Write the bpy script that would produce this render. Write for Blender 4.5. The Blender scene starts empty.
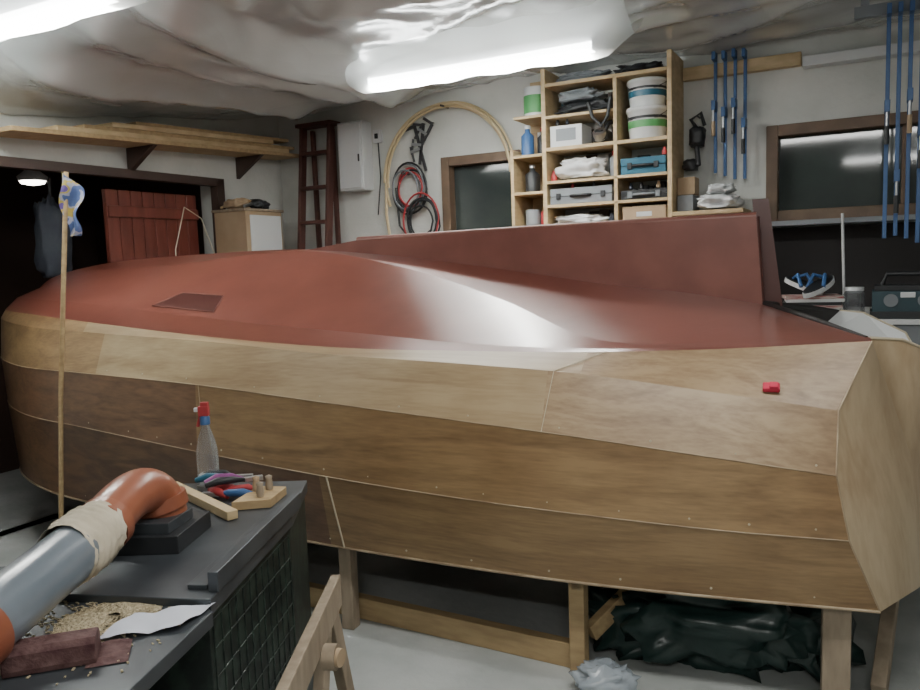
import bpy, math, random
from mathutils import Vector, Matrix, noise
random.seed(7)
# ---------------------------------------------------------------- materials
def new_mat(name):
    m=bpy.data.materials.new(name); m.use_nodes=True
    nt=m.node_tree; b=nt.nodes["Principled BSDF"]; return m,nt,b
def mat(name,c,rough=.6,metal=0,c2=None,scale=8,bump=0,coat=0,stretch=(1,1,1),alpha=1,trans=0,detail=6,contrast=(.35,.65),bscale=None):
    m,nt,b=new_mat(name)
    b.inputs["Base Color"].default_value=(*c,1); b.inputs["Roughness"].default_value=rough
    b.inputs["Metallic"].default_value=metal
    b.inputs["Coat Weight"].default_value=coat; b.inputs["Coat Roughness"].default_value=.15
    b.inputs["Transmission Weight"].default_value=trans; b.inputs["Alpha"].default_value=alpha
    if c2 or bump:
        tc=nt.nodes.new("ShaderNodeTexCoord"); mp=nt.nodes.new("ShaderNodeMapping")
        mp.inputs["Scale"].default_value=stretch
        nt.links.new(tc.outputs["Object"],mp.inputs["Vector"])
        n=nt.nodes.new("ShaderNodeTexNoise"); n.inputs["Scale"].default_value=scale; n.inputs["Detail"].default_value=detail
        nt.links.new(mp.outputs[0],n.inputs["Vector"])
        if c2:
            r=nt.nodes.new("ShaderNodeValToRGB"); r.color_ramp.elements[0].position=contrast[0]; r.color_ramp.elements[1].position=contrast[1]
            r.color_ramp.elements[0].color=(*c,1); r.color_ramp.elements[1].color=(*c2,1)
            nt.links.new(n.outputs["Fac"],r.inputs["Fac"]); nt.links.new(r.outputs["Color"],b.inputs["Base Color"])
        if bump:
            n2=n
            if bscale:
                n2=nt.nodes.new("ShaderNodeTexNoise"); n2.inputs["Scale"].default_value=bscale; n2.inputs["Detail"].default_value=4
                nt.links.new(mp.outputs[0],n2.inputs["Vector"])
            bp=nt.nodes.new("ShaderNodeBump"); bp.inputs["Strength"].default_value=bump; bp.inputs["Distance"].default_value=.02
            nt.links.new(n2.outputs["Fac"],bp.inputs["Height"]); nt.links.new(bp.outputs[0],b.inputs["Normal"])
    return m
def emis(name,c,s):
    m,nt,b=new_mat(name); b.inputs["Base Color"].default_value=(*c,1)
    b.inputs["Emission Color"].default_value=(*c,1); b.inputs["Emission Strength"].default_value=s; return m
def ply(name,c,c2,rough=.38,stretch=(.5,5,5),dist=1.2,stain=.75):
    """plywood face veneer: long grain noise + broad figure + blotchy stain"""
    m,nt,b=new_mat(name); N=nt.nodes; L=nt.links
    tc=N.new("ShaderNodeTexCoord"); mp=N.new("ShaderNodeMapping"); mp.inputs["Scale"].default_value=stretch
    L.new(tc.outputs["Object"],mp.inputs["Vector"])
    n=N.new("ShaderNodeTexNoise"); n.inputs["Scale"].default_value=2.2; n.inputs["Detail"].default_value=8; n.inputs["Distortion"].default_value=dist
    L.new(mp.outputs[0],n.inputs["Vector"])
    f=N.new("ShaderNodeTexNoise"); f.inputs["Scale"].default_value=22; f.inputs["Detail"].default_value=4; L.new(mp.outputs[0],f.inputs["Vector"])
    w=N.new("ShaderNodeMath"); w.operation='MULTIPLY_ADD'; w.inputs[1].default_value=.3; L.new(f.outputs["Fac"],w.inputs[0]); 
    w2=N.new("ShaderNodeMath"); w2.operation='MULTIPLY'; w2.inputs[1].default_value=.75; L.new(n.outputs["Fac"],w2.inputs[0]); L.new(w2.outputs[0],w.inputs[2])
    r=N.new("ShaderNodeValToRGB"); r.color_ramp.elements[0].position=.38; r.color_ramp.elements[1].position=.64
    r.color_ramp.elements[0].color=(*c2,1); r.color_ramp.elements[1].color=(*c,1); L.new(w.outputs[0],r.inputs["Fac"])
    s=N.new("ShaderNodeTexNoise"); s.inputs["Scale"].default_value=1.7; s.inputs["Detail"].default_value=4; L.new(tc.outputs["Object"],s.inputs["Vector"])
    r2=N.new("ShaderNodeValToRGB"); r2.color_ramp.elements[0].position=.36; r2.color_ramp.elements[1].position=.60
    r2.color_ramp.elements[0].color=(stain,stain*.93,stain*.88,1); r2.color_ramp.elements[1].color=(1,1,1,1); L.new(s.outputs["Fac"],r2.inputs["Fac"])
    mx=N.new("ShaderNodeMix"); mx.data_type='RGBA'; mx.blend_type='MULTIPLY'; mx.inputs["Factor"].default_value=1
    L.new(r.outputs[0],mx.inputs["A"]); L.new(r2.outputs[0],mx.inputs["B"]); L.new(mx.outputs["Result"],b.inputs["Base Color"])
    b.inputs["Roughness"].default_value=rough
    return m
M={}
M['wall']=mat("wall_paint",(.58,.60,.57),.8,c2=(.68,.69,.66),scale=3,bump=.15,bscale=30)
M['floor']=mat("concrete_floor",(.32,.34,.33),.7,c2=(.46,.48,.47),scale=2.5,bump=.15,bscale=25)
M['ceil']=mat("ceiling_board",(.30,.29,.27),.8,c2=(.38,.37,.34),scale=2)
def crumple(nt):
    N=nt.nodes; L=nt.links
    tc=N.new("ShaderNodeTexCoord")
    ns=N.new("ShaderNodeTexNoise"); ns.inputs["Scale"].default_value=1.2; ns.inputs["Detail"].default_value=2; L.new(tc.outputs["Object"],ns.inputs["Vector"])
    ad=N.new("ShaderNodeVectorMath"); ad.operation='MULTIPLY_ADD'; ad.inputs[1].default_value=(.6,.6,.6); L.new(ns.outputs["Color"],ad.inputs[0]); L.new(tc.outputs["Object"],ad.inputs[2])
    prev=None
    for sc,stx,rot,st,ds in ((1.1,(2.6,.8,1),.4,.32,.05),(2.6,(1.8,.8,1),-.5,.28,.022),(5.5,(1,1,1),0,.15,.010)):
        mp=N.new("ShaderNodeMapping"); mp.inputs["Scale"].default_value=stx; mp.inputs["Rotation"].default_value=(0,0,rot); L.new(ad.outputs[0],mp.inputs["Vector"])
        v=N.new("ShaderNodeTexVoronoi"); v.inputs["Scale"].default_value=sc; L.new(mp.outputs[0],v.inputs["Vector"])
        bp=N.new("ShaderNodeBump"); bp.inputs["Strength"].default_value=st; bp.inputs["Distance"].default_value=ds; L.new(v.outputs["Distance"],bp.inputs["Height"])
        if prev: L.new(prev.outputs[0],bp.inputs["Normal"])
        prev=bp
    return prev
def plastic():
    m,nt,b=new_mat("plastic_sheeting")
    b.inputs["Base Color"].default_value=(.50,.53,.52,1); b.inputs["Roughness"].default_value=.20; b.inputs["Specular IOR Level"].default_value=.9
    b.inputs["Coat Weight"].default_value=1; b.inputs["Coat Roughness"].default_value=.08
    p=crumple(nt); nt.links.new(p.outputs[0],b.inputs["Normal"]); nt.links.new(p.outputs[0],b.inputs["Coat Normal"])
    return m
M['plastic']=plastic()
def drape():
    m,nt,b=new_mat("thin_polythene"); N=nt.nodes; L=nt.links; N.remove(b)
    o=[n for n in N if n.type=='OUTPUT_MATERIAL'][0]
    t=N.new("ShaderNodeBsdfTransparent"); t.inputs[0].default_value=(.95,.97,.97,1)
    tl=N.new("ShaderNodeBsdfTranslucent"); tl.inputs[0].default_value=(.9,.93,.92,1)
    g=N.new("ShaderNodeBsdfGlossy"); g.inputs[0].default_value=(.8,.82,.82,1); g.inputs["Roughness"].default_value=.15
    p=crumple(nt); L.new(p.outputs[0],g.inputs["Normal"])
    m1=N.new("ShaderNodeMixShader"); m1.inputs[0].default_value=.42; L.new(t.outputs[0],m1.inputs[1]); L.new(tl.outputs[0],m1.inputs[2])
    m2=N.new("ShaderNodeMixShader"); m2.inputs[0].default_value=.10; L.new(m1.outputs[0],m2.inputs[1]); L.new(g.outputs[0],m2.inputs[2])
    L.new(m2.outputs[0],o.inputs[0]); return m
M['drape']=drape()
M['pale']=ply("plywood_pale",(.39,.30,.18),(.27,.19,.105),stain=.80)
M['aft']=ply("plywood_aft",(.37,.27,.16),(.235,.155,.088),stretch=(1.2,4,4),dist=2,stain=.76)
M['mid']=ply("plywood_mid",(.335,.222,.112),(.195,.122,.06),stain=.78)
M['brown']=ply("plywood_brown",(.215,.12,.066),(.115,.063,.036),dist=1.8)
M['tran']=ply("plywood_transom",(.54,.44,.30),(.42,.32,.20),stretch=(2,2,.6),dist=2.5,stain=.9)
M['red']=mat("antifouling_red",(.165,.052,.038),.28,c2=(.205,.068,.050),scale=3,bump=.05,bscale=6,coat=.6)
M['redd']=mat("dark_red_paint",(.070,.018,.014),.4,coat=.3)
M['redk']=mat("skeg_red",(.165,.058,.045),.40,c2=(.21,.078,.06),scale=5)
M['seam']=mat("epoxy_seam",(.44,.35,.235),.5,c2=(.24,.165,.10),scale=7)
M['dot']=mat("filler_dot",(.50,.43,.31),.6)
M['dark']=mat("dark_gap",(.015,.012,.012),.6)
M['timber']=mat("rough_timber",(.36,.25,.13),.7,c2=(.47,.34,.18),scale=6,stretch=(1,6,6))
M['timber2']=mat("grey_timber",(.24,.19,.135),.75,c2=(.34,.27,.195),scale=6,stretch=(4,4,1))
M['pine']=mat("pine_shelf",(.48,.36,.20),.6,c2=(.60,.46,.27),scale=5,stretch=(2,2,6))
M['ladder']=mat("dark_red_wood",(.06,.02,.015),.55,c2=(.10,.035,.025),scale=7)
M['door']=mat("red_door_boards",(.13,.03,.020),.4,c2=(.19,.048,.032),scale=6,stretch=(3,3,.5))
M['frame']=mat("brown_frame",(.06,.035,.027),.5)
M['wframe']=mat("window_wood",(.12,.078,.05),.5,c2=(.17,.11,.07),scale=8)
M['glass']=mat("night_glass",(.03,.038,.038),.06,c2=(.05,.065,.06),scale=2)
M['white']=mat("white_enamel",(.68,.70,.71),.4)
M['whitep']=mat("white_polythene",(.62,.64,.66),.3,c2=(.78,.78,.78),scale=6,bump=.4)
M['greyp']=mat("grey_plastic",(.20,.22,.24),.5)
M['black']=mat("black_plastic",(.02,.022,.025),.45)
M['navy']=mat("navy_cloth",(.025,.03,.045),.8,c2=(.04,.047,.06),scale=8)
M['blue']=mat("blue_paint",(.04,.11,.27),.45)
M['teal']=mat("teal_case",(.02,.12,.19),.4)
M['slate']=mat("slate_case",(.022,.055,.07),.4,c2=(.035,.07,.085),scale=8)
M['green']=mat("green_label",(.09,.33,.11),.5)
M['steel']=mat("steel",(.45,.46,.48),.35,metal=.9)
M['iron']=mat("dark_iron",(.07,.07,.075),.5,metal=.5)
M['conduit']=mat("yellow_conduit",(.62,.50,.30),.5)
M['card']=mat("cardboard",(.36,.26,.16),.8,c2=(.42,.31,.2),scale=5)
M['redcable']=mat("red_cable",(.40,.04,.045),.5)
M['pipeg']=mat("grey_drain_pipe",(.15,.18,.215),.28,c2=(.20,.23,.265),scale=4,coat=.4)
M['pipeo']=mat("orange_drain_pipe",(.26,.08,.042),.35,c2=(.34,.115,.062),scale=6,coat=.3)
M['cloth']=mat("masking_wrap",(.50,.44,.33),.7,c2=(.64,.57,.45),scale=10,bump=.4)
M['mach']=mat("machine_dark_green",(.006,.012,.010),.55,c2=(.020,.036,.027),scale=22,contrast=(.45,.6),coat=.1)
M['machtop']=mat("machine_table",(.045,.052,.06),.4,c2=(.075,.085,.095),scale=6,coat=.1,metal=.3)
M['dust']=mat("sawdust",(.50,.41,.26),.95,c2=(.66,.56,.38),scale=60,bump=1,bscale=120)
M['paper']=mat("paper_towel",(.62,.64,.72),.8)
M['maroon']=mat("sandpaper_maroon",(.065,.022,.024),.75,c2=(.14,.075,.07),scale=28,bump=.5)
M['tarp']=mat("dark_green_tarp",(.010,.028,.025),.3,c2=(.025,.05,.046),scale=5,bump=.3)
M['clear']=mat("clear_plastic",(.80,.85,.9),.08,trans=.85,alpha=.5)
M['film']=mat("crumpled_film",(.40,.46,.52),.15,alpha=.6,bump=.6,c2=(.5,.56,.62),scale=9)
M['pink']=mat("pink_sponge",(.60,.03,.08),.7)
M['magr']=mat("red_print",(.30,.04,.05),.5,c2=(.6,.55,.5),scale=14,stretch=(1,1,9))
M['purple']=mat("purple_handle",(.25,.06,.22),.4)
def flagmat():
    m,nt,b=new_mat("printed_pennant"); N=nt.nodes; L=nt.links
    tc=N.new("ShaderNodeTexCoord"); n=N.new("ShaderNodeTexNoise"); n.inputs["Scale"].default_value=11
    L.new(tc.outputs["Object"],n.inputs["Vector"]); r=N.new("ShaderNodeValToRGB"); r.color_ramp.interpolation='CONSTANT'
    e=r.color_ramp.elements; e[0].color=(.09,.14,.32,1); e[1].position=.42; e[1].color=(.38,.38,.48,1)
    x=e.new(.48); x.color=(.50,.40,.10,1); x=e.new(.54); x.color=(.15,.10,.35,1)
    L.new(n.outputs["Fac"],r.inputs["Fac"]); L.new(r.outputs[0],b.inputs["Base Color"]); b.inputs["Roughness"].default_value=.8
    return m
M['flag']=flagmat()
M['tube']=emis("fluorescent_glow",(.97,.98,.97),24)
M['lamp']=emis("lamp_glow",(1,.95,.85),12)
# ---------------------------------------------------------------- mesh builder
class MB:
    def __init__(s): s.v=[];s.f=[];s.m=[];s.sm=[];s.slots=[]
    def mi(s,k):
        if k not in s.slots: s.slots.append(k)
        return s.slots.index(k)
    def add(s,vs,fs,k,smooth=False):
        o=len(s.v); s.v+=[tuple(p) for p in vs]; i=s.mi(k)
        for f in fs: s.f.append([o+a for a in f]); s.m.append(i); s.sm.append(smooth)
        return s
    def box(s,c,d,k,rot=None,taper=1):
        vs=[]
        for z in(-.5,.5):
            t=taper if z>0 else 1
            for x,y in((-.5,-.5),(.5,-.5),(.5,.5),(-.5,.5)):
                p=Vector((x*d[0]*t,y*d[1]*t,z*d[2]))
                if rot is not None: p=rot@p
                vs.append(p+Vector(c))
        return s.add(vs,[(3,2,1,0),(4,5,6,7),(0,1,5,4),(1,2,6,5),(2,3,7,6),(3,0,4,7)],k)
    def bb(s,a,b,k):
        return s.box([(a[i]+b[i])/2 for i in range(3)],[abs(b[i]-a[i]) for i in range(3)],k)
    def beam(s,p,q,w,h,k,up=(0,0,1)):
        p=Vector(p);q=Vector(q);d=(q-p);L=d.length;d.normalize();u=Vector(up)
        x=d.cross(u).normalized(); z=x.cross(d)
        R=Matrix((x,d,z)).transposed()
        return s.box((p+q)/2,(w,L,h),k,R)
    def tube(s,pts,r,k,n=12,cap=True,closed=False):
        pts=[Vector(p) for p in pts]; N=len(pts); vs=[];ref=None
        for i,p in enumerate(pts):
            a=pts[(i-1)%N] if (i>0 or closed) else p; b=pts[(i+1)%N] if (i<N-1 or closed) else p
            t=(b-a).normalized()
            if ref is None: ref=t.orthogonal()
            ref=(ref-t*ref.dot(t)).normalized(); w=t.cross(ref)
            rr=r[i] if isinstance(r,(list,tuple)) else r
            for j in range(n):
                an=2*math.pi*j/n; vs.append(p+(ref*math.cos(an)+w*math.sin(an))*rr)
        fs=[]
        for i in range(N if closed else N-1):
            for j in range(n):
                a=i*n+j;b=i*n+(j+1)%n;c=((i+1)%N)*n+(j+1)%n;d=((i+1)%N)*n+j; fs.append((a,b,c,d))
        s.add(vs,fs,k,True)
        if cap and not closed:
            s.add(vs[:n],[tuple(range(n-1,-1,-1))],k); s.add(vs[-n:],[tuple(range(n))],k)
        return s
    def cyl(s,p,q,r,k,n=20,r2=None): return s.tube([p,q],[r,r if r2 is None else r2],k,n)
    def lathe(s,c,prof,k,n=24):
        c=Vector(c); return s.tube([c+Vector((0,0,z+i*1e-5)) for i,(r,z) in enumerate(prof)],[max(r,.0005) for r,z in prof],k,n)
    def prism(s,pts,off,k):
        n=len(pts); o=Vector(off); vs=[Vector(p) for p in pts]; vs+= [p+o for p in vs]
        return s.add(vs,[tuple(range(n-1,-1,-1)),tuple(range(n,2*n))]+[(i,(i+1)%n,n+(i+1)%n,n+i) for i in range(n)],k)
    def grid(s,fn,nu,nv,k,smooth=True):
        vs=[fn(i/nu,j/nv) for j in range(nv+1) for i in range(nu+1)]
        fs=[(j*(nu+1)+i,j*(nu+1)+i+1,(j+1)*(nu+1)+i+1,(j+1)*(nu+1)+i) for j in range(nv) for i in range(nu)]
        return s.add(vs,fs,k,smooth)
    def blob(s,c,d,k,seed=0,amp=.25,fr=2.0,nu=24,nv=14,flat=True):
        c=Vector(c)
        def fn(u,v):
            a=2*math.pi*u; b=math.pi*(v-.5)
            p=Vector((math.cos(b)*math.cos(a),math.cos(b)*math.sin(a),math.sin(b)))
            q=Vector((math.copysign(abs(p.x)**.7,p.x),math.copysign(abs(p.y)**.7,p.y),math.copysign(abs(p.z)**.7,p.z)))
            n=noise.fractal(p*fr+Vector((seed*7.3,seed*3.1,seed)),.8,2.1,4)
            q=q*(1+amp*n)
            r=Vector((q.x*d[0]/2,q.y*d[1]/2,q.z*d[2]/2))
            if flat and r.z<-d[2]*.42: r.z=-d[2]*.42
            return c+r
        return s.grid(fn,nu,nv,k)
    def make(s,name,loc=(0,0,0),rz=0,bevel=0):
        me=bpy.data.meshes.new(name); me.from_pydata(s.v,[],s.f)
        for k in s.slots: me.materials.append(M[k])
        for p,i,sm in zip(me.polygons,s.m,s.sm): p.material_index=i; p.use_smooth=sm
        me.update(); ob=bpy.data.objects.new(name,me); bpy.context.collection.objects.link(ob)
        ob.location=loc; ob.rotation_euler=(0,0,rz)
        if bevel:
            b=ob.modifiers.new("bevel","BEVEL"); b.width=bevel; b.segments=2; b.limit_method='ANGLE'; b.angle_limit=math.radians(50)
        return ob
# frames
RA=math.radians(-28); RC=(-1.50,6.90,0)     # room frame: x along right-hand back wall, y=0 at the wall, interior y<0
HA=math.radians(-22); HC=(1.358,2.466,0)    # hull frame: x aft, y to far side
def room(mb,name,bevel=0): return mb.make(name,RC,RA,bevel)
def hullf(mb,name,bevel=0): return mb.make(name,HC,HA,bevel)
# ---------------------------------------------------------------- room shell
XR=7.4; YB=-8.6; H=2.95
b=MB(); b.bb((-.3,YB,-.1),(XR,.0,0),'floor'); room(b,"floor")
b=MB(); b.bb((-.15,YB,H),(XR,.15,H+.1),'ceil'); room(b,"ceiling")
def wall_holes(x0,x1,z0,z1,holes,thick,k):
    b=MB(); x=x0
    for (a,c,lo,hi) in holes:
        b.bb((x,0,z0),(a,thick,z1),k); b.bb((a,0,z0),(c,thick,lo),k); b.bb((a,0,hi),(c,thick,z1),k); x=c
    b.bb((x,0,z0),(x1,thick,z1),k); return b
room(wall_holes(-.15,XR,0,H,[(1.62,2.24,1.76,2.38),(3.97,5.25,1.80,2.36)],.2,'wall'),"wall_back")
b=MB(); b.bb((-.2,-.75,0),(0,0,H),'wall'); b.bb((-.2,YB,0),(0,-2.95,H),'wall'); b.bb((-.2,-2.95,2.29),(0,-.75,H),'wall'); room(b,"wall_left")
b=MB(); b.bb((XR,YB,0),(XR+.15,.15,H),'wall'); room(b,"wall_right")
b=MB(); b.bb((-.15,YB-.15,0),(XR,YB,H),'wall'); room(b,"wall_front")
b=MB(); b.bb((-1.8,-3.2,0),(-1.75,-.5,H),'frame'); b.bb((-1.8,-.55,0),(-.2,-.5,H),'frame'); b.bb((-1.8,-3.2,0),(-.2,-3.15,H),'frame')
b.bb((-1.8,-3.2,2.5),(-.2,-.5,2.55),'frame'); b.bb((-1.8,-3.2,-.05),(-.2,-.5,0),'floor'); room(b,"wall_passage")
b=MB(); b.bb((-.04,-.80,0),(.03,-.72,2.30),'frame'); b.bb((-.04,-3.0,2.25),(.03,-.72,2.31),'frame'); b.bb((-.04,-3.0,0),(.03,-2.9,2.30),'frame'); room(b,"trim_doorway")
b=MB()
for i in range(8): b.bb((-.14,-.90-.102*i-.098,.05),(-.10,-.90-.102*i,2.18),'door')
b.bb((-.10,-1.71,1.99),(-.08,-.90,2.07),'door'); b.bb((-.10,-1.71,.3),(-.07,-.90,.45),'door'); b.box((-.08,-1.65,1.1),(.03,.03,.14),'steel')
room(b,"door_1",.006)
b=MB(); b.lathe((-.7,-1.83,2.27),[(.09,0),(.10,.03),(.05,.07),(.02,.23)],'white'); b.lathe((-.7,-1.83,2.24),[(.02,0),(.075,.012),(.085,.03)],'lamp'); room(b,"ceiling_lamp")
def window(name,x0,x1,z0,z1,mull):
    b=MB(); w=.05
    b.bb((x0-.02,-.03,z0-.02),(x0+w,.12,z1+.02),'wframe'); b.bb((x1-w,-.03,z0-.02),(x1+.02,.12,z1+.02),'wframe')
    b.bb((x0+w,-.03,z1-w),(x1-w,.12,z1+.02),'wframe'); b.bb((x0+w,-.03,z0-.02),(x1-w,.12,z0+w),'wframe')
    b.bb((x0,.06,z0),(x1,.075,z1),'glass')
    for m in mull: b.bb((m-.02,.0,z0+w),(m+.02,.10,z1-w),'wframe')
    room(b,name,.005)
window("window_1",1.62,2.24,1.76,2.38,[]); window("window_2",3.97,5.25,1.80,2.36,[4.72])
# plastic sheeting stapled under the ceiling, sagging in long folds
def sheet(u,v):
    x=.02+u*(XR-.1); y=-.02-v*8.4
    z=2.92-.03*abs(noise.noise(Vector((x*.9,y*.9,0))))
    left=1/(1+math.exp((x-2.0)*4))
    wx=x+.16*noise.noise(Vector((x*.8,y*.9,4)))
    def tent(c,w): return max(0,1-abs(wx-c)/w)**1.4
    fold=tent(1.58,.30)*.17+tent(1.10,.22)*.08+tent(.60,.30)*.12
    clear=1-.85*math.exp(-((y+3.1)/.35)**2)
    z-=left*clear*(.05+fold)*min(1,-y*1.8)
    z-=math.exp(-x/.8)*min(.34,-y*.13)*clear
    rid=1-abs(noise.noise(Vector((x*1.1+y*.5,y*2.0,9))))*2
    z-=(1-left)*.035*max(0,rid)**3
    z-=.012*max(0,1-abs(noise.noise(Vector((x*3+y,y*2.2,1))))*3)
    return Vector((x,y,min(z,2.945)))
b=MB(); b.grid(sheet,220,160,'plastic'); room(b,"plastic_ceiling_sheet")
def fluo(x0,x1,y,z,nm="fluorescent_light",cover=True):
    b=MB(); b.bb((x0-.03,y-.025,z+.035),(x1+.03,y+.025,z+.085),'white')
    b.prism([(x0,y-.05,z+.034),(x0,y-.04,z-.005),(x0,y+.04,z-.005),(x0,y+.05,z+.034)],(x1-x0,0,0),'tube')
    for x in (x0-.015,x1+.015): b.box((x,y,z+.02),(.028,.10,.06),'white')
    for x in (x0+.25,x1-.25): b.cyl((x,y,z+.08),(x,y,H),.006,'steel',8)
    if cover:
        # loose polythene slung under the fitting, stapled up to the ceiling either side
        def dr(u,v):
            X=x0-.22+(x1-x0+.44)*u; s_=v*2-1
            Y=y+s_*.26+.02*noise.noise(Vector((X*3,v*3,z)))
            zz=z-.045+.20*abs(s_)**1.7+.018*noise.noise(Vector((X*5,v*4,z*3)))+.10*max(0,(abs(u-.5)-.42)/.08)
            return Vector((X,Y,zz))
        b.grid(dr,70,20,'drape')
    room(b,nm)
def area(x,y,z,sx,sy,e,name="tube_light"):
    l=bpy.data.lights.new(name,'AREA'); l.shape='RECTANGLE'; l.size=sx; l.size_y=sy; l.energy=e; l.color=(1,.975,.91)
    o=bpy.data.objects.new(name,l); bpy.context.collection.objects.link(o)
    R=Matrix.Rotation(RA,4,'Z'); o.matrix_world=Matrix.Translation(RC)@R@Matrix.Translation((x,y,z))
fluo(1.75,3.2,-1.15,2.72); area(2.47,-1.15,2.713,1.45,.10,38)
fluo(.35,1.80,-3.10,2.72); area(1.07,-3.10,2.713,1.45,.10,32)
fluo(3.6,5.05,-3.6,2.75,cover=False); area(4.3,-3.6,2.74,1.45,.12,30)
fluo(4.2,5.65,-6.4,2.75,cover=False); area(4.9,-6.4,2.74,1.45,.12,37)
# ---------------------------------------------------------------- hull
S=[(0,0,.4),(-.5,-.04,.4),(-1,-.06,.4),(-1.5,-.04,.4),(-2.1,.01,.4),(-2.8,.1,.4),(-3.6,.2,.39),(-4.2,.36,.39),(-4.72,.66,.39),(-4.97,1.0,.39)]
C1=[(-.1,-.05,.65),(-.5,-.09,.66),(-1,-.11,.68),(-1.5,-.1,.70),(-2.1,-.06,.73),(-2.8,.02,.77),(-3.6,.13,.82),(-4.2,.3,.83),(-4.72,.62,.84),(-5.0,1.0,.85)]
C2=[(-.14,-.03,.86),(-.5,-.07,.905),(-1,-.09,.96),(-1.5,-.08,1.0),(-2.1,-.04,1.04),(-2.8,.04,1.08),(-3.6,.15,1.10),(-4.2,.31,1.10),(-4.74,.62,1.11),(-5.02,1.0,1.12)]
C2b=[(-.13,.06,1.06),(-.5,.04,1.11),(-1,.03,1.17),(-1.5,.04,1.20),(-2.1,.07,1.225),(-2.8,.13,1.27),(-3.6,.23,1.30),(-4.2,.37,1.32),(-4.76,.66,1.35),(-5.0,1.0,1.36)]
C3=[(-.02,.2,1.28),(-.5,.19,1.25),(-1,.17,1.235),(-1.5,.16,1.235),(-2.1,.15,1.245),(-2.8,.18,1.285),(-3.6,.27,1.345),(-4.2,.41,1.385),(-4.74,.68,1.40),(-4.97,1.0,1.41)]
E=[(-.02,.22,1.282),(-.5,.21,1.255),(-1,.20,1.245),(-1.5,.24,1.255),(-2.1,.34,1.29),(-2.8,.40,1.34),(-3.6,.42,1.42),(-4.2,.52,1.46),(-4.70,.74,1.47),(-4.92,1.0,1.47)]
D=[(-.02,.26,1.285),(-.5,.26,1.265),(-1,.31,1.27),(-1.5,.62,1.42),(-2.1,.83,1.58),(-2.8,.96,1.69),(-3.6,.85,1.64),(-4.2,.86,1.62),(-4.6,.92,1.56),(-4.8,1.0,1.5)]
K=[(-.38,1,1.36),(-.7,1,1.42),(-1.1,1,1.475),(-1.55,1,1.55),(-2.15,1,1.64),(-2.8,1,1.70),(-3.6,1,1.695),(-4.2,1,1.67),(-4.65,1,1.60),(-4.85,1,1.5)]
def cat(P,k=8):
    P=[Vector((p[0]-.07*max(0,(-p[0]-3.6)/1.3),p[1],p[2])) for p in P]; Q=[2*P[0]-P[1]]+P+[2*P[-1]-P[-2]]; o=[]
    for i in range(len(P)-1):
        a,b_,c,d=Q[i:i+4]
        for j in range(k):
            t=j/k; o.append(.5*((2*b_)+(c-a)*t+(2*a-5*b_+4*c-d)*t*t+(3*b_-a-3*c+d)*t**3))
    o.append(P[-1]); return o
LN=[cat(l) for l in (S,C1,C2,C2b,C3,E,D,K)]
def mir(p): return Vector((p.x,1+(1-p.y)*.82,p.z))
hb=MB()
def strip(A,B,pick,nc=3):
    for side in (0,1):
        a=[mir(p) if side else p for p in A]; c=[mir(p) if side else p for p in B]
        groups={}
        for i in range(len(a)-1):
            groups.setdefault(pick(a[i].x),[]).append(i)
        for k,idx in groups.items():
            vs=[];fs=[]; i0=idx[0]; i1=idx[-1]+1
            for i in range(i0,i1+1):
                for j in range(nc+1): vs.append(a[i].lerp(c[i],j/nc))
            for i in range(i1-i0):
                for j in range(nc):
                    o=i*(nc+1)+j; q=(o,o+nc+1,o+nc+2,o+1)
                    fs.append(q if not side else q[::-1])
            hb.add(vs,fs,k,True)
strip(LN[0],LN[1],lambda x:'mid' if x>-2.05 else 'brown')
strip(LN[1],LN[2],lambda x:'mid' if x>-2.75 else 'brown')
strip(LN[2],LN[3],lambda x:'aft' if x>-1.12 else ('pale' if x>-3.5 else 'mid'))
strip(LN[3],LN[4],lambda x:'aft' if x>-.95 else ('pale' if x>-3.6 else 'mid'))
for i in (4,5,6): strip(LN[i],LN[i+1],lambda x:'red',5)
# transom (bowed aft, cut down in the middle for the outboard)
def tp(p,side): return mir(Vector(p)) if side else Vector(p)
for side in (0,1):
    ring=[S[0],C1[0],C2[0],C2b[0],C3[0],D[0],(.085,.30,1.275),(.25,.48,1.19),(.34,.75,.98),(.32,.75,.4),(.15,.25,.4)]
    c=(.13,.33,.84); vs=[tp(c,side)]+[tp(p,side) for p in ring]
    fs=[(0,1+i,1+(i+1)%len(ring)) for i in range(len(ring))]
    hb.add(vs,fs,'tran',True)
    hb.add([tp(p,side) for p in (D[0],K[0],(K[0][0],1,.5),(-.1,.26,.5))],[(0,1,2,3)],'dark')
    hb.add([tp(p,side) for p in (D[0],(.085,.30,1.275),(.25,.48,1.19),(.34,.75,.98),(-.38,1.0,.98),(-.2,.62,1.15))],[(0,1,2,3,4,5)],'white')
    hb.tube([tp((-.03,.27,1.285),side),tp((-.2,.63,1.325),side),tp((-.375,1.0,1.362),side)],[.006,.014,.014],'dark',8)
    hb.tube([tp(p,side) for p in (D[0],(.085,.30,1.275),(.25,.48,1.19),(.34,.75,.98))],.005,'dot',8)
hb.add([(.34,.75,.4),(.34,.75,.98),mir(Vector((.34,.75,.98))),mir(Vector((.34,.75,.4)))],[(0,1,2,3)],'tran')
for i,(k,r) in {1:('seam',.0024),2:('seam',.0024)}.items():
    hb.tube(LN[i],r,k,6); hb.tube([mir(p) for p in LN[i]],r,k,6)
hb.tube(LN[0],.006,'seam',6); hb.tube([mir(p) for p in LN[0]],.006,'mid',6)
def at(i,x):
    L=LN[i]
    for j in range(len(L)-1):
        if L[j].x>=x>=L[j+1].x: return L[j].lerp(L[j+1],(L[j].x-x)/max(1e-6,L[j].x-L[j+1].x))
    return L[0] if x>L[0].x else L[-1]
out=Vector((0,-.002,.0))
hb.tube([at(0,-2.03)+out,at(1,-2.06)+out],.0042,'dot',6)
hb.tube([at(1,-2.75)+out,at(2,-2.78)+out],.002,'seam',6)
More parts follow.
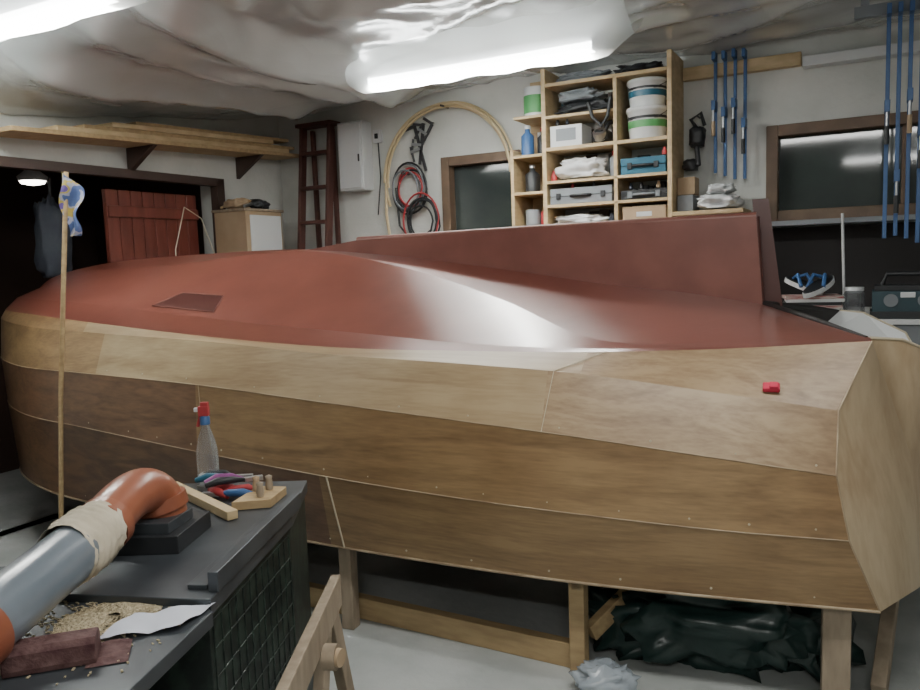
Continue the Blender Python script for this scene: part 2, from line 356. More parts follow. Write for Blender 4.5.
hb.tube([at(2,-1.12)+out,at(3,-1.10)+out],.0016,'dot',6); hb.tube([at(3,-1.10)+out,at(4,-.93)+out],.0016,'seam',6)
hb.tube([at(2,-.14)+out,at(3,-.13)+out,at(4,-.02)],.003,'seam',6); hb.tube([at(0,0),at(1,-.1),at(2,-.14)],.003,'seam',6)
for i,off,st in ((1,.03,.26),(2,.025,.34),(0,.035,.3)):
    x=-.2
    while x>-3.9:
        a=at(i,x); c=at(i+1,x); d=(c-a).normalized(); nrm=Vector((0,-1,0)); p=a+d*off+nrm*.001
        hb.cyl(p,p+nrm*.001,.0028+.0022*random.random(),'dot',8); x-=st*(.7+.6*random.random())
def surf(x,y):
    P=[at(i,x) for i in range(3,8)]
    for a,c in zip(P,P[1:]):
        if a.y<=y<=c.y: return a.lerp(c,(y-a.y)/max(1e-6,c.y-a.y)).z
    return P[-1].z
def patch(u,v,off):
    y=.445+.125*v; x=-3.40+.10*v+u*(.40-.13*v); return Vector((x,y,surf(x,y)+off))
hb.grid(lambda u,v:patch(u,v,.004),10,3,'redd')
hb.tube([patch(u,0,.004) for u in (0,.25,.5,.75,1)]+[patch(1,1,.004)]+[patch(u,1,.004) for u in (.75,.5,.25,0)],.0035,'redk',6,closed=True)
root=[(p.x,p.z-.01) for p in LN[7] if -2.85<p.x]
pts=[(x,z) for x,z in root]+[(-2.45,1.735),(-1.4,1.748),(-.41,1.755)]
hb.prism([(x,.98,z) for x,z in pts],(0,.04,0),'redk')
hb.tube([(-.385,1.0,1.36),(-.41,1.0,1.755)],.014,'redd',8); hb.tube([(-2.45,1.0,1.733),(-1.4,1.0,1.748),(-.41,1.0,1.755)],.021,'redk',8)
hb.prism([(-.38,1.09,1.30),(-.29,1.09,1.30),(-.36,1.10,1.84),(-.43,1.10,1.84)],(0,.03,0),'redd')
hull=hullf(hb,"upturned_boat_hull")
b=MB(); a=at(3,-.34); c=at(4,-.34); p=a.lerp(c,.2); d=(c-a).normalized(); n=Vector((0,-d.z,d.y)); 
R=Matrix((Vector((1,0,0)),d,n)).transposed(); b.box(p+n*.014,(.055,.03,.024),'pink',R); b.box(p+n*.03+Vector((.008,0,0)),(.03,.024,.01),'pink',R); hullf(b,"pink_sponge",.005)
# ---------------------------------------------------------------- supports
b=MB()
b.bb((-1.06,.02,0),(-1.0,.10,.40),'timber'); b.bb((-.17,.04,0),(-.08,.13,.40),'timber2')
b.bb((-3.9,.4,0),(-3.82,.48,.38),'timber'); b.bb((-2.1,.06,0),(-2.04,.12,.39),'timber2')
b.beam((-2.9,.30,.05),(-1.0,.06,.05),.05,.10,'timber'); b.beam((-3.0,.42,.32),(-.1,.36,.35),.05,.09,'timber2')
b.beam((-1.0,.12,.12),(-.72,.5,.36),.04,.07,'timber'); b.beam((.02,.16,.03),(.14,.7,.36),.05,.09,'timber2')
b.bb((-1.06,1.4,0),(-1.0,1.48,.40),'timber'); b.bb((-.17,1.4,0),(-.08,1.48,.40),'timber'); b.bb((-3.9,1.4,0),(-3.82,1.48,.38),'timber')
b.bb((-1.05,.02,.33),(-1.01,1.7,.40),'timber2'); b.bb((-.15,.05,.33),(-.11,1.7,.40),'timber2'); b.bb((-3.88,.4,.32),(-3.84,1.6,.385),'timber2')
hullf(b,"hull_support_frame",.004)
b=MB()
b.blob((-.55,.42,.15),(.75,.5,.36),'tarp',3,.5,2.6,50,28); b.blob((-.28,.45,.11),(.4,.42,.26),'tarp',5,.5,3,36,20); b.blob((-.82,.38,.12),(.4,.4,.28),'tarp',8,.5,3,36,20)
hullf(b,"folded_tarp")
b=MB(); b.blob((-1.9,1.1,.14),(.6,.4,.26),'black',13,.3); b.blob((-2.9,1.0,.12),(.5,.4,.24),'black',14,.3); hullf(b,"stored_bag")
b=MB(); b.blob((.49,2.72,.045),(.20,.16,.11),'film',9,.4,3,30,18); b.make("crumpled_plastic_bag")
# ---------------------------------------------------------------- left wall
b=MB(); b.beam((.15,-2.6,2.43),(.15,-.08,2.53),.28,.028,'timber')
for s_,zt in ((-.55,2.495),(-1.6,2.455)):
    b.prism([(0.0,s_,zt),(.27,s_,zt),(.0,s_,zt-.17)],(0,.04,0),'frame')
room(b,"timber_rack_shelf",.003)
b=MB()
for i,(y0,y1,x0,w,h,zz) in enumerate([(-2.3,-.2,.03,.24,.03,.016),(-2.1,-.12,.05,.2,.025,.047),(-1.9,-.4,.04,.22,.03,.073),(-1.7,-.2,.1,.14,.025,.104)]):
    f=lambda y:2.43+(y+2.6)*.0397+zz
    b.beam((x0+w/2,y0,f(y0)+h/2),(x0+w/2+.01*i,y1,f(y1)+h/2),w,h,'timber' if i%2 else 'pine')
room(b,"stacked_planks",.003)
b=MB(); b.bb((.04,-.86,0),(.36,-.45,2.04),'card'); b.bb((.361,-.82,1.6),(.370,-.47,2.01),'white'); b.bb((0.03,-.88,2.04),(.37,-.43,2.06),'timber2')
room(b,"storage_cabinet",.006)
b=MB()
b.blob((.2,-.78,2.10),(.18,.15,.08),'card',2,.4); b.blob((.25,-.6,2.10),(.15,.16,.08),'black',4,.4); b.tube([(.1,-.85,2.075),(.22,-.7,2.14),(.24,-.5,2.09)],.01,'timber'); b.cyl((.3,-.8,2.08),(.2,-.5,2.14),.012,'steel',10); room(b,"hand_tools_pile")
b=MB()
for x in (.38,.66): b.beam((x,-.45,0),(x,-.14,2.74),.03,.07,'ladder',up=(0,1,0))
for i in range(9):
    z=.28+i*.28; y=-.45+.31*z/2.74; b.box((.52,y,z),(.26,.09,.028),'ladder')
b.box((.52,-.13,2.75),(.36,.14,.03),'ladder')
for x in (.42,.62): b.beam((x,-.05,0.02),(x,-.07,2.72),.03,.04,'ladder',up=(0,1,0))
room(b,"wooden_stepladder",.004)
b=MB(); b.bb((.72,-.14,2.2),(.96,-.002,2.74),'white'); b.bb((.732,-.155,2.215),(.945,-.14,2.725),'white'); b.box((.93,-.16,2.45),(.015,.012,.06),'black'); room(b,"electrical_cabinet",.006)
b=MB(); b.box((1.03,-.022,2.62),(.07,.04,.10),'white'); b.box((1.03,-.045,2.62),(.03,.01,.04),'black'); b.tube([(1.03,-.02,2.57),(1.04,-.02,2.3),(1.0,-.02,2.0)],.006,'black',6); room(b,"wall_socket",.004)
b=MB()
for r,o,a0,a1 in ((.56,0,-5,200),(.53,.02,10,190),(.545,.045,0,185)):
    b.tube([(1.67+math.cos(math.radians(a))*r,-.05-o,2.24+math.sin(math.radians(a))*r) for a in range(a0,a1,6)],.011,'conduit',8)
b.tube([(1.11,-.05,2.24),(1.10,-.05,2.0),(1.13,-.05,1.75)],.012,'conduit',8)
b.cyl((1.67,-.005,2.77),(1.67,-.12,2.77),.008,'iron',8); room(b,"conduit_coil")
b=MB()
for x,l,a in ((1.38,.36,.25),(1.46,.30,-.15),(1.54,.18,-.6)):
    p=Vector((x,-.03,2.66)); q=p+Vector((math.sin(a)*l,0,-math.cos(a)*l)); b.beam(p,q,.022,.012,'iron',up=(0,1,0))
    d=(q-p).normalized(); sdir=Vector((-d.z,0,d.x)); b.beam(p,p+sdir*-.09,.02,.02,'iron',up=(0,1,0)); m_=p.lerp(q,.5); b.beam(m_,m_+sdir*-.09,.02,.02,'steel',up=(0,1,0)); b.cyl(m_+sdir*-.08-d*.04,m_+sdir*-.08+d*.08,.009,'iron',8)
    b.cyl((x,-.005,2.67),(x,-.05,2.67),.005,'iron',6)
room(b,"bar_clamps")
b=MB(); rr=random.Random(4)
for i in range(12):
    r=.11+.014*(i%5); cx=1.30+.02*(i%3)+(.13 if i>6 else 0); cz=2.17-(.25 if i>6 else 0)+.015*(i%2); ph=rr.random()*6
    b.tube([(cx+math.cos(a/12*math.pi)*r*(.95+.08*math.sin(a/3+ph)),-.03-.007*i,cz+math.sin(a/12*math.pi)*r*(1.2+.1*math.sin(a/4+ph))) for a in range(24)],.008,'redcable' if i%4==1 else ('black' if i%3 else 'greyp'),6,closed=True)
b.cyl((1.30,-.005,2.30),(1.30,-.12,2.30),.008,'iron',8); b.tube([(1.2,-.05,2.2),(1.22,-.05,1.9),(1.35,-.05,1.75),(1.5,-.05,1.85)],.009,'black',6); room(b,"extension_cable_coil")
# ---------------------------------------------------------------- shelving
b=MB(); d0=-.35; d1=-.003
for x in (2.58,3.42): b.bb((x-.015,d0,1.76),(x+.015,d1,2.86),'pine')
b.bb((3.06,d0,1.80),(3.085,d1,2.75),'pine')
for z in (1.80,2.33,2.75): b.bb((2.595,d0,z-.012),(3.405,d1,z+.012),'pine')
for z in (1.95,2.11): b.bb((2.595,d0,z-.01),(3.405,d1,z+.01),'pine')
b.bb((2.595,d0,2.53),(3.06,d1,2.55),'pine')
b.bb((2.328,d0,1.72),(2.352,d1,2.35),'pine')
for z in (1.80,2.05,2.30): b.bb((2.352,d0,z-.01),(2.565,d1,z+.01),'pine')
b.bb((2.36,d0,2.55),(2.565,d1,2.57),'pine'); b.bb((2.352,-.02,1.72),(2.565,d1,2.86),'pine')
b.bb((3.435,d0,1.84),(3.86,d1,1.865),'pine'); b.prism([(3.80,-.003,1.84),(3.80,-.3,1.84),(3.80,-.003,1.6)],(.02,0,0),'pine')
room(b,"shelving_unit",.003)
def sh(name,fn,bevel=0):
    b=MB(); fn(b); room(b,name,bevel)
b=MB(); rr=random.Random(12)
for (x0,x1,z0,z1) in ((2.60,3.05,2.562,2.72),(2.60,3.05,2.343,2.51),(3.10,3.40,2.343,2.70),(2.60,3.05,2.121,2.31),(3.10,3.40,2.121,2.31),(2.60,3.05,1.961,2.09),(3.10,3.40,1.961,2.09),(2.60,3.05,1.813,1.93),(2.36,2.56,2.311,2.52),(2.36,2.56,2.061,2.28)):
    x=x0
    while x<x1-.03:
        w=.03+.06*rr.random(); w=min(w,x1-x); h=(z1-z0)*(.55+.43*rr.random()); k=rr.choice(['black','greyp','card','navy','white','teal','greyp','iron','frame'])
        b.bb((x+.002,-.055-.03*rr.random(),z0),(x+w-.002,-.025,z0+h),k); x+=w
room(b,"packed_small_boxes",.002)
b=MB()
for (x,z,s_) in ((2.62,2.125,1),(3.02,1.813,1),(3.37,2.235,.7),(3.15,2.03,.6),(3.22,2.03,.6),(3.33,2.03,.6),(2.75,2.07,.5),(2.9,2.07,.5),(2.65,2.495,.6),(2.72,2.495,.5)):
    k=rr.choice(['black','navy','redcable','greyp','card']); b.lathe((x,-.27,z),[(.022*s_,0),(.024*s_,.03*s_),(.015*s_,.05*s_),(.012*s_,.07*s_),(0,.071*s_)],k,10)
room(b,"small_pots")
def bucket(b,x,z,r,h,lab='teal'):
    y=-.22; b.lathe((x,y,z),[(r*.86,0),(r*.88,.01),(r,h*.86),(r*1.05,h*.87),(r*1.05,h*.93),(r*1.02,h),(0,h+.002)],'white'); b.lathe((x,y,z+h*.35),[(r*.945,0),(r*.965,h*.22)],lab); b.lathe((x,y,z+h*.62),[(r*.975,0),(r*.985,h*.08)],'black')
    b.tube([(x-r*1.05,y,z+h*.9),(x-r*.7,y-r*.78,z+h*.62),(x+r*.7,y-r*.78,z+h*.62),(x+r*1.05,y,z+h*.9)],.004,'iron',6)
sh("paint_bucket",lambda b:bucket(b,3.25,2.343,.130,.20,'green')); sh("paint_bucket",lambda b:bucket(b,3.25,2.547,.125,.17,'teal'))
def bag(name,c,d,k,seed,amp=.3): 
    b=MB(); b.blob(c,d,k,seed,amp,2.4,40,24); room(b,name)
bag("shopping_bag",(2.83,-.22,2.59),(.36,.2,.08),'black',11,.4); bag("grey_bag",(2.80,-.22,2.67),(.3,.2,.08),'greyp',12,.4)
sh("carton_box",lambda b:(b.bb((2.62,-.33,2.343),(2.84,-.12,2.48),'white'),b.bb((2.66,-.331,2.38),(2.80,-.3305,2.46),'greyp')),.004)
sh("angle_grinder",lambda b:(b.blob((2.95,-.22,2.39),(.12,.18,.10),'black',3,.15),b.cyl((2.95,-.27,2.38),(2.95,-.30,2.42),.045,'steel'),b.tube([(2.95,-.2,2.42),(2.98,-.2,2.48),(3.0,-.15,2.50)],.016,'black')))
sh("leather_strap",lambda b:b.tube([(2.90,-.365,2.60),(2.93,-.37,2.5),(2.99,-.37,2.44),(3.03,-.37,2.5),(3.05,-.365,2.62)],.012,'black',8))
bag("white_bag",(2.80,-.22,2.19),(.32,.2,.13),'whitep',21,.4)
sh("spray_can",lambda b:(b.lathe((3.02,-.2,2.121),[(.03,0),(.03,.13),(.02,.145),(0,.146)],'greyp'),b.lathe((3.02,-.2,2.266),[(.016,0),(.016,.03),(0,.031)],'redcable')))
def case(x0,x1,z0,z1,k,k2):
    def f(b):
        b.bb((x0,-.33,z0),(x1,-.12,z0+(z1-z0)*.48),k); b.bb((x0,-.33,z0+(z1-z0)*.52),(x1,-.12,z1),k); b.bb((x0+.005,-.325,z0+(z1-z0)*.48),(x1-.005,-.125,z0+(z1-z0)*.52),k2)
        c=(x0+x1)/2; zc=(z0+z1)/2; b.tube([(c-.07,-.33,zc),(c-.06,-.345,zc),(c+.06,-.345,zc),(c+.07,-.33,zc)],.009,k2,8)
        for x in (x0+.06,x1-.06): b.box((x,-.335,zc),(.03,.012,.04),k2)
    return f
sh("blue_tool_case",case(3.10,3.39,2.122,2.225,'teal','black'),.01); sh("grey_tool_case",case(2.61,3.04,1.962,2.065,'greyp','black'),.01)
sh("black_tool_case",case(3.10,3.40,1.962,2.02,'black','greyp'),.008)
bag("crumpled_sheet",(2.79,-.22,1.853),(.34,.2,.07),'whitep',31,.4)
sh("cardboard_box",lambda b:(b.bb((3.11,-.33,1.813),(3.39,-.08,1.915),'card'),b.bb((3.2,-.332,1.85),(3.3,-.3305,1.88),'white')),.003)
bag("rolled_cloth",(2.82,-.18,2.795),(.36,.25,.06),'greyp',41,.4); bag("rolled_cloth",(3.20,-.18,2.795),(.28,.25,.06),'black',42,.4)
sh("paint_tin",lambda b:(b.lathe((2.47,-.2,2.572),[(.085,0),(.085,.2),(.08,.205),(0,.206)],'white'),b.lathe((2.47,-.2,2.60),[(.0865,0),(.0865,.12)],'green')))
def btl(x,y,z,r,h,k,k2): return lambda b:(b.lathe((x,y,z),[(r,0),(r,h*.65),(r*.4,h*.78),(r*.38,h*.9),(0,h*.901)],k),b.lathe((x,y,z+h*.88),[(r*.45,0),(r*.45,h*.12),(0,h*.121)],k2))
sh("glue_bottle",btl(2.42,-.25,2.311,.045,.21,'blue','white')); sh("glue_bottle",btl(2.515,-.2,2.311,.04,.19,'black','redcable')); sh("glue_bottle",btl(2.45,-.25,2.061,.05,.19,'black','steel')); 
sh("varnish_tin",lambda b:b.lathe((2.43,-.2,1.811),[(.055,0),(.055,.13),(.05,.135),(0,.136)],'greyp')); sh("glue_bottle",btl(2.52,-.2,1.811,.03,.17,'redcable','white'))
bag("white_bag",(3.70,-.2,1.915),(.24,.24,.09),'whitep',51,.4); bag("white_bag",(3.71,-.2,1.995),(.16,.2,.06),'white',52,.4)
sh("cardboard_box",lambda b:b.box((3.495,-.16,2.03),(.11,.14,.11),'card'),.003)
sh("folded_paper",lambda b:b.box((3.495,-.16,1.92),(.10,.2,.10),'greyp'),.003)
b=MB(); b.bb((3.44,-.06,2.72),(4.15,-.003,2.80),'pine'); b.bb((4.16,-.10,2.70),(5.6,-.003,2.76),'white'); room(b,"trim_1",.004)
def sash(nm,xs,y,z1,z0,k,seed):
    r=random.Random(seed)
    for x in xs:
        b=MB(); a=z1-.01*r.random(); e=z0+.06*r.random(); b.bb((x-.010,y-.006,e),(x+.010,y+.006,a),k)
        b.box((x,y-.04,a-.03),(.022,.09,.05),k); m_=e+(a-e)*(.25+.4*r.random()); b.box((x,y-.04,m_),(.026,.09,.06),k)
        b.cyl((x,y-.075,m_),(x,y-.075,m_-.13),.007,'steel',8); b.cyl((x,y-.075,m_-.10),(x,y-.075,m_-.19),.012,'card' if r.random()<.4 else 'black',10)
        room(b,nm,.002)
sash("sash_clamp",[3.65,3.71,3.77,3.83],-.075,2.86,2.06,'blue',1)
b=MB(); b.bb((4.45,-.69,2.78),(5.1,-.65,2.84),'greyp')
for x in (4.5,5.0): b.bb((x-.02,-.69,2.84),(x+.02,-.65,2.90),'greyp')
room(b,"trim_2",.003)
sash("sash_clamp",[4.61,4.66,4.71,4.76],-.70,2.82,1.60,'blue',5)
b=MB(); b.blob((3.54,-.1,2.34),(.10,.12,.14),'black',61,.3); b.tube([(3.54,-.1,2.4),(3.50,-.1,2.46),(3.56,-.08,2.50),(3.58,-.06,2.42)],.012,'black',8); b.cyl((3.54,-.12,2.30),(3.56,-.16,2.16),.016,'iron',8); b.cyl((3.54,-.005,2.48),(3.54,-.1,2.48),.006,'iron',6); b.blob((3.50,-.1,2.17),(.09,.1,.08),'iron',62,.3); room(b,"power_drill")
# ---------------------------------------------------------------- bench by the window
b=MB(); b.bb((3.93,-.03,1.24),(5.5,-.003,1.74),'dark'); b.bb((3.93,-.32,1.745),(5.5,-.003,1.775),'greyp'); b.bb((3.93,-.30,1.24),(3.96,-.003,1.745),'frame'); b.bb((5.47,-.30,1.24),(5.5,-.003,1.745),'frame')
room(b,"window_cubby_shelf",.003)
b=MB(); b.bb((3.9,-.60,1.18),(5.6,-.003,1.21),'whitep'); b.bb((3.95,-.58,0),(4.02,-.51,1.18),'timber'); b.bb((5.5,-.58,0),(5.57,-.51,1.18),'timber'); b.bb((3.95,-.1,0),(4.02,-.03,1.18),'timber'); b.bb((5.5,-.1,0),(5.57,-.03,1.18),'timber'); b.bb((3.95,-.58,.9),(5.57,-.55,1.18),'greyp'); room(b,"workbench",.004)
b=MB(); z=1.211
for i in range(7): b.box((4.25+.01*(i%2),-.44,z+.009),(.30,.22,.017),('magr','black','white','magr','black','white','magr')[i],Matrix.Rotation(.05*(i-2),3,'Z')); z+=.018
room(b,"magazine_stack")
def sandal(x,y,z,a,tilt,k):
    R=Matrix.Rotation(a,3,'Z')@Matrix.Rotation(tilt,3,'X'); b=MB(); o=Vector((x,y,z)); 
    pts=[(math.cos(t)*(.05+.01*math.cos(t)),math.sin(t)*.14) for t in [i*math.pi/12 for i in range(24)]]
    b.prism([o+R@Vector((p[0],p[1],0)) for p in pts],R@Vector((0,0,.026)),k); b.prism([o+R@Vector((p[0]*.93,p[1]*.95,.0262)) for p in pts],R@Vector((0,0,.006)),'black')
    for s_ in (-1,1): b.tube([o+R@Vector((0,.08,.035)),o+R@Vector((s_*.035,.03,.075)),o+R@Vector((s_*.05,-.03,.02))],.011,'blue',8)
    room(b,"flip_flop")
sandal(4.20,-.40,1.375,.9,.3,'white'); sandal(4.29,-.50,1.375,-.5,.35,'white')
b=MB(); b.lathe((4.47,-.45,1.21),[(.05,0),(.055,.01),(.055,.13),(.045,.15),(0,.151)],'clear'); b.lathe((4.47,-.45,1.21+.15),[(.05,0),(.05,.02),(0,.021)],'white'); room(b,"glass_jar")
def pack(b):
    X=.09
    b.bb((4.47+X,-.57,1.212),(4.82+X,-.33,1.36),'slate'); b.bb((4.46+X,-.58,1.2115),(4.83+X,-.32,1.25),'black'); b.bb((4.48+X,-.55,1.36),(4.81+X,-.35,1.39),'black')
    b.tube([(4.52+X,-.45,1.39),(4.54+X,-.45,1.45),(4.75+X,-.45,1.45),(4.77+X,-.45,1.39)],.013,'black',10); b.cyl((4.56+X,-.572,1.31),(4.56+X,-.585,1.31),.035,'greyp',20); b.cyl((4.72+X,-.572,1.31),(4.72+X,-.585,1.31),.035,'greyp',20); b.box((4.64+X,-.573,1.34),(.07,.006,.03),'white')
sh("portable_radio",pack,.012)
b=MB(); b.cyl((4.42,-.36,1.21),(4.40,-.34,1.80),.008,'white',8); room(b,"white_dowel")
# ---------------------------------------------------------------- pole with pennant, far-left things
b=MB(); b.tube([(-2.06,3.80,0),(-1.99,3.83,1.0),(-1.885,3.87,2.10)],.012,'timber',8); 
def fl(u,v): 
    return Vector((-1.905+.10*u*(1-.4*v)+.012*math.sin(v*9), 3.86-.03*math.sin(u*6+v*4), 2.11-.32*v-.10*u*(1-v)))
b.grid(fl,10,16,'flag'); b.make("pennant_pole")
b=MB(); b.blob((-.32,-1.98,1.82),(.14,.22,.55),'navy',71,.3); b.tube([(-.32,-1.98,2.05),(-.3,-1.98,2.25)],.01,'iron'); room(b,"hanging_jacket")
b=MB(); b.tube([(.35,-1.55,1.3),(.32,-1.52,1.75),(.25,-1.35,2.05),(.2,-1.15,1.98),(.2,-.95,1.5),(.2,-.95,0)],.004,'cloth',6); b.tube([(.35,-1.55,1.3),(.35,-1.55,0)],.004,'cloth',6); room(b,"bent_wire")
# ---------------------------------------------------------------- planer machine in foreground
b=MB()
def quadbox(c,z0,z1,k): b.prism([(x,y,z0) for x,y in c],(0,0,z1-z0),k)
quadbox([(-1.18,1.85),(-.61,1.75),(-.55,2.36),(-.575,2.72),(-1.1,2.74)],.06,.80,'mach')
for x,y in ((-1.1,1.9),(-.68,1.82),(-.63,2.65),(-1.02,2.68)): b.box((x,y,.03),(.06,.06,.06),'black')
quadbox([(-1.19,1.84),(-.60,1.74),(-.54,2.36),(-.565,2.73),(-1.11,2.75)],.80,.84,'machtop')
quadbox([(-1.36,1.40),(-.65,1.36),(-.59,1.72),(-.84,2.05),(-1.5,2.05)],.785,.82,'machtop')
quadbox([(-1.24,1.52),(-.80,1.47),(-.77,1.75),(-1.2,1.85)],.50,.785,'mach')
b.box((-1.19,1.55,.25),(.05,.05,.5),'black'); b.box((-.85,1.53,.25),(.05,.05,.5),'black')
b.beam((-.605,1.78,.865),(-.535,2.42,.865),.025,.05,'machtop'); b.beam((-.65,1.80,.846),(-.58,2.42,.846),.05,.012,'machtop')
p0=Vector((-.608,1.77,0)); p1=Vector((-.552,2.34,0)); nn=Vector((1,-.1,0)).normalized()*.001
for i in range(13):
    q=p0.lerp(p1,i/12)+nn; b.beam(q+Vector((0,0,.12)),q+Vector((0,0,.78)),.004,.005,'mach',up=(0,1,0))
for i in range(10):
    z=.12+i*.073; b.beam(p0+nn+Vector((0,0,z)),p1+nn+Vector((0,0,z)),.004,.005,'mach')
b.prism([(-.98,2.04,.84),(-.78,2.04,.84),(-.76,2.26,.84),(-.96,2.28,.84)],(0,0,.05),'black'); b.prism([(-.93,2.06,.89),(-.81,2.06,.89),(-.79,2.2,.89),(-.92,2.2,.89)],(0,0,.03),'machtop')
b.make("thickness_planer",bevel=.003)
b=MB()
def arc(p0,p1,p2,n): 
    p0,p1,p2=map(Vector,(p0,p1,p2)); return [(1-t)**2*p0+2*t*(1-t)*p1+t*t*p2 for t in [i/n for i in range(n+1)]]
b.tube([(-1.04,1.02,.86),(-.985,1.25,.895),(-.945,1.52,.93),(-.925,1.80,.955)],.067,'pipeg',32)
b.tube([(-.965,1.37,.911),(-.955,1.45,.921)],.077,'pipeo',32)
b.tube([(-.925,1.80,.955)]+arc((-.918,1.90,.965),(-.90,2.14,1.05),(-.865,2.17,.945),12)+[(-.86,2.17,.90)],.063,'pipeo',32)
b.tube([(-.872,2.168,.965),(-.865,2.17,.93)],.073,'pipeo',32); b.tube([(-.918,1.90,.965),(-.915,1.935,.972)],.072,'pipeo',32)
def wrap(u,v):
    a=2*math.pi*u; c=Vector((-.935,1.755,.95)).lerp(Vector((-.919,1.895,.964)),v); d=Vector((.11,.99,.08)).normalized(); e=Vector((d.y,-d.x,0)); r=.073+.005*noise.fractal(Vector((math.cos(a)*3,math.sin(a)*3,v*5)),.8,2,4)+.006*math.sin(v*math.pi)+.0025*math.sin(v*38+a)
    return c+e*math.cos(a)*r+Vector((0,0,math.sin(a)*r))+d*.01*noise.noise(Vector((math.cos(a)*2,math.sin(a)*2,v)))
b.grid(wrap,48,24,'cloth'); b.make("dust_extraction_pipe")
b=MB()
def dustf(cx,cy,rx,ry,h):
    def f(u,v):
        a=2*math.pi*u; r=v*(1+.35*noise.noise(Vector((math.cos(a)*2,math.sin(a)*2,cx*9))))
        x=cx+math.cos(a)*rx*r; y=cy+math.sin(a)*ry*r
        return Vector((x,y,.8205+h*(1-v)**1.2*(.7+.6*noise.noise(Vector((x*30,y*30,0)))) ))
    return f
b.grid(dustf(-.80,1.76,.085,.07,.012),40,14,'dust'); b.grid(dustf(-.86,1.68,.07,.08,.010),30,8,'dust')
for i in range(1300):
    a=random.random()*6.28; r=random.gauss(0,1); x=-.82+math.cos(a)*r*.10; y=1.73+math.sin(a)*r*.12
    if y>1.84-.12*(x+1.2) or y<1.42 or x>-.64: continue
    s_=.0025+.0025*random.random(); b.box((x,y,.822),(s_*2,s_,.002),'dust',Matrix.Rotation(a,3,'Z'))
b.make("sawdust_pile")
b=MB(); 
def pap(u,v):
    x=-.80+.17*u+.04*v; y=1.58+.12*v+.05*u; return Vector((x,y,.824+.010*abs(noise.noise(Vector((x*12,y*12,2))))+.008*abs(math.sin(u*5+v*2))))
b.grid(pap,16,12,'paper'); b.make("paper_towel")
b=MB(); Rb=Matrix.Rotation(.30,3,'Z'); o=Vector((-.84,1.505,.8215))
prof=[(-.034,0),(.034,0),(.037,.012),(.034,.042),(.022,.052),(-.022,.052),(-.034,.042),(-.037,.012)]
b.prism([o+Rb@Vector((-.09,p[0],p[1])) for p in prof],Rb@Vector((.17,0,0)),'maroon')
b.prism([o+Rb@Vector((-.097,p[0]*.85,.004+p[1]*.85)) for p in prof],Rb@Vector((.007,0,0)),'timber2')
b.grid(lambda u,v:o+Rb@Vector((.06+.08*u,-.05+.10*v,.001+.006*math.sin(u*3)*v)),8,8,'maroon')
b.make("sanding_block",bevel=.002)
b=MB(); b.beam((-1.02,2.66,.856),(-.71,2.31,.856),.035,.028,'pine'); b.make("wood_batten",bevel=.002)
b=MB(); b.prism([(-.74,2.40,.841),(-.62,2.42,.841),(-.60,2.56,.841),(-.70,2.58,.841)],(0,0,.028),'timber'); b.make("wood_offcut",bevel=.002)
def plier(nm,p,a,k1,k2):
    b=MB(); R=Matrix.Rotation(a,3,'Z'); o=Vector(p)
    b.box(o+R@Vector((0,.05,0)),(.022,.06,.014),'steel',R)
    for s_,k in ((-1,k1),(1,k2)): b.tube([o+R@Vector(q) for q in ((0,.02,0),(s_*.022,-.02,.01),(s_*.026,-.07,.012),(s_*.018,-.11,0))],[.006,.012,.014,.009],k,10)
    b.make(nm)
plier("pliers",(-.86,2.60,.853),.9,'redcable','redcable'); plier("pliers",(-.80,2.54,.856),1.5,'blue','redcable'); plier("pliers",(-.77,2.60,.885),-1.2,'purple','black'); plier("pliers",(-.82,2.66,.880),-1.5,'black','teal')
b=MB()
for i,(x,y,k) in enumerate([(-.66,2.45,'timber2'),(-.69,2.52,'card'),(-.65,2.53,'timber2')]): b.lathe((x,y,.87),[(.011,0),(.013,.015),(.010,.035),(.012,.045),(0,.05)],k,12)
b.make("chisel_handles")
b=MB(); c=(-.895,2.67,.841)
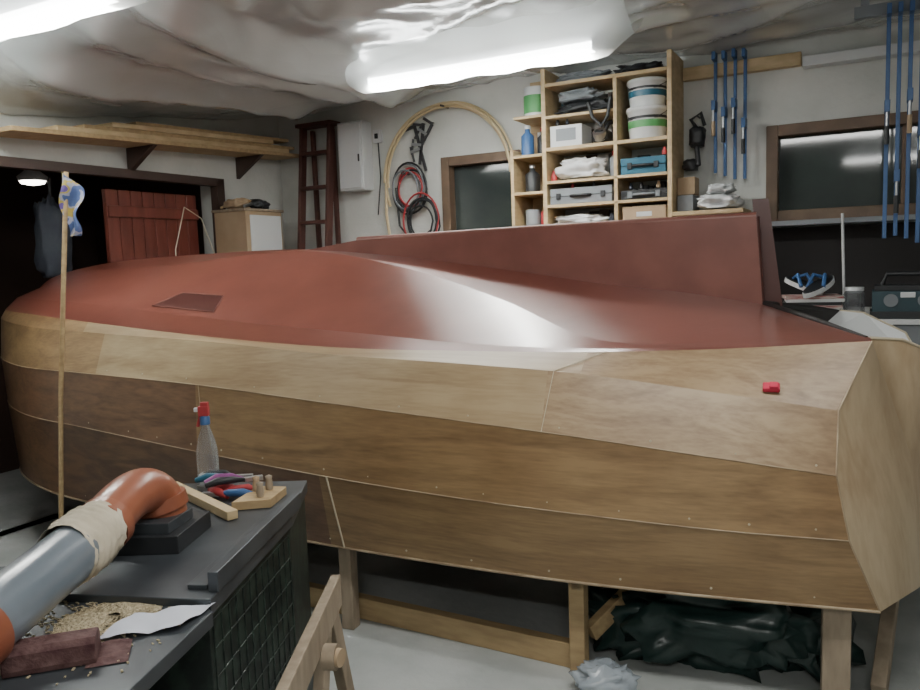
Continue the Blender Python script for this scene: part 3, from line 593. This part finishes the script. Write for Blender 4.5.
b.lathe(c,[(.032,0),(.037,.006),(.037,.13),(.030,.17),(.016,.215),(.014,.23),(0,.231)],'clear'); b.lathe((c[0],c[1],c[2]+.004),[(.030,0),(.032,.05),(0,.051)],'whitep')
b.lathe((c[0],c[1],c[2]+.228),[(.017,0),(.017,.025),(.012,.03)],'blue'); b.box((c[0]-.002,c[1],c[2]+.275),(.036,.022,.034),'redcable'); b.box((c[0]-.025,c[1],c[2]+.28),(.02,.014,.014),'white'); b.beam((c[0]-.014,c[1],c[2]+.26),(c[0]-.026,c[1],c[2]+.22),.01,.012,'redcable',up=(0,1,0)); b.box((c[0]+.002,c[1],c[2]+.298),(.026,.018,.016),'redcable')
b.make("spray_bottle",bevel=.002)
b=MB(); b.beam((-.44,1.45,.60),(-.41,2.33,.60),.03,.10,'timber2'); b.beam((-.42,2.25,.57),(-.38,2.42,0),.035,.05,'timber2'); b.beam((-.43,2.22,.57),(-.46,2.05,0),.035,.05,'timber2')
b.beam((-.44,1.55,.57),(-.40,1.70,0),.035,.05,'timber2'); b.beam((-.45,1.55,.57),(-.47,1.35,0),.035,.05,'timber2')
b.cyl((-.40,2.03,.54),(-.365,2.025,.54),.035,'timber2',20); b.cyl((-.365,2.025,.54),(-.352,2.02,.54),.025,'card',20)
b.make("sawhorse",bevel=.003)
# ---------------------------------------------------------------- camera
R=(Matrix.Rotation(math.radians(90-6.1),3,'X')@Matrix.Rotation(math.radians(-2),3,'Z'))
cam=bpy.data.cameras.new("camera"); cam.sensor_width=36; cam.lens=780/920*36; cam.clip_start=.05
co=bpy.data.objects.new("camera",cam); bpy.context.collection.objects.link(co); co.matrix_world=Matrix.Translation((0,0,1.6))@R.to_4x4()
bpy.context.scene.camera=co
w=bpy.data.worlds.new("world"); bpy.context.scene.world=w; w.use_nodes=True; w.node_tree.nodes["Background"].inputs[0].default_value=(.02,.02,.03,1)
# turn the whole place so that the walls are axis aligned
bpy.context.view_layer.update()
W=(Matrix.Translation(RC)@Matrix.Rotation(RA,4,'Z')).inverted()
for o in bpy.context.scene.objects: o.matrix_world=W@o.matrix_world
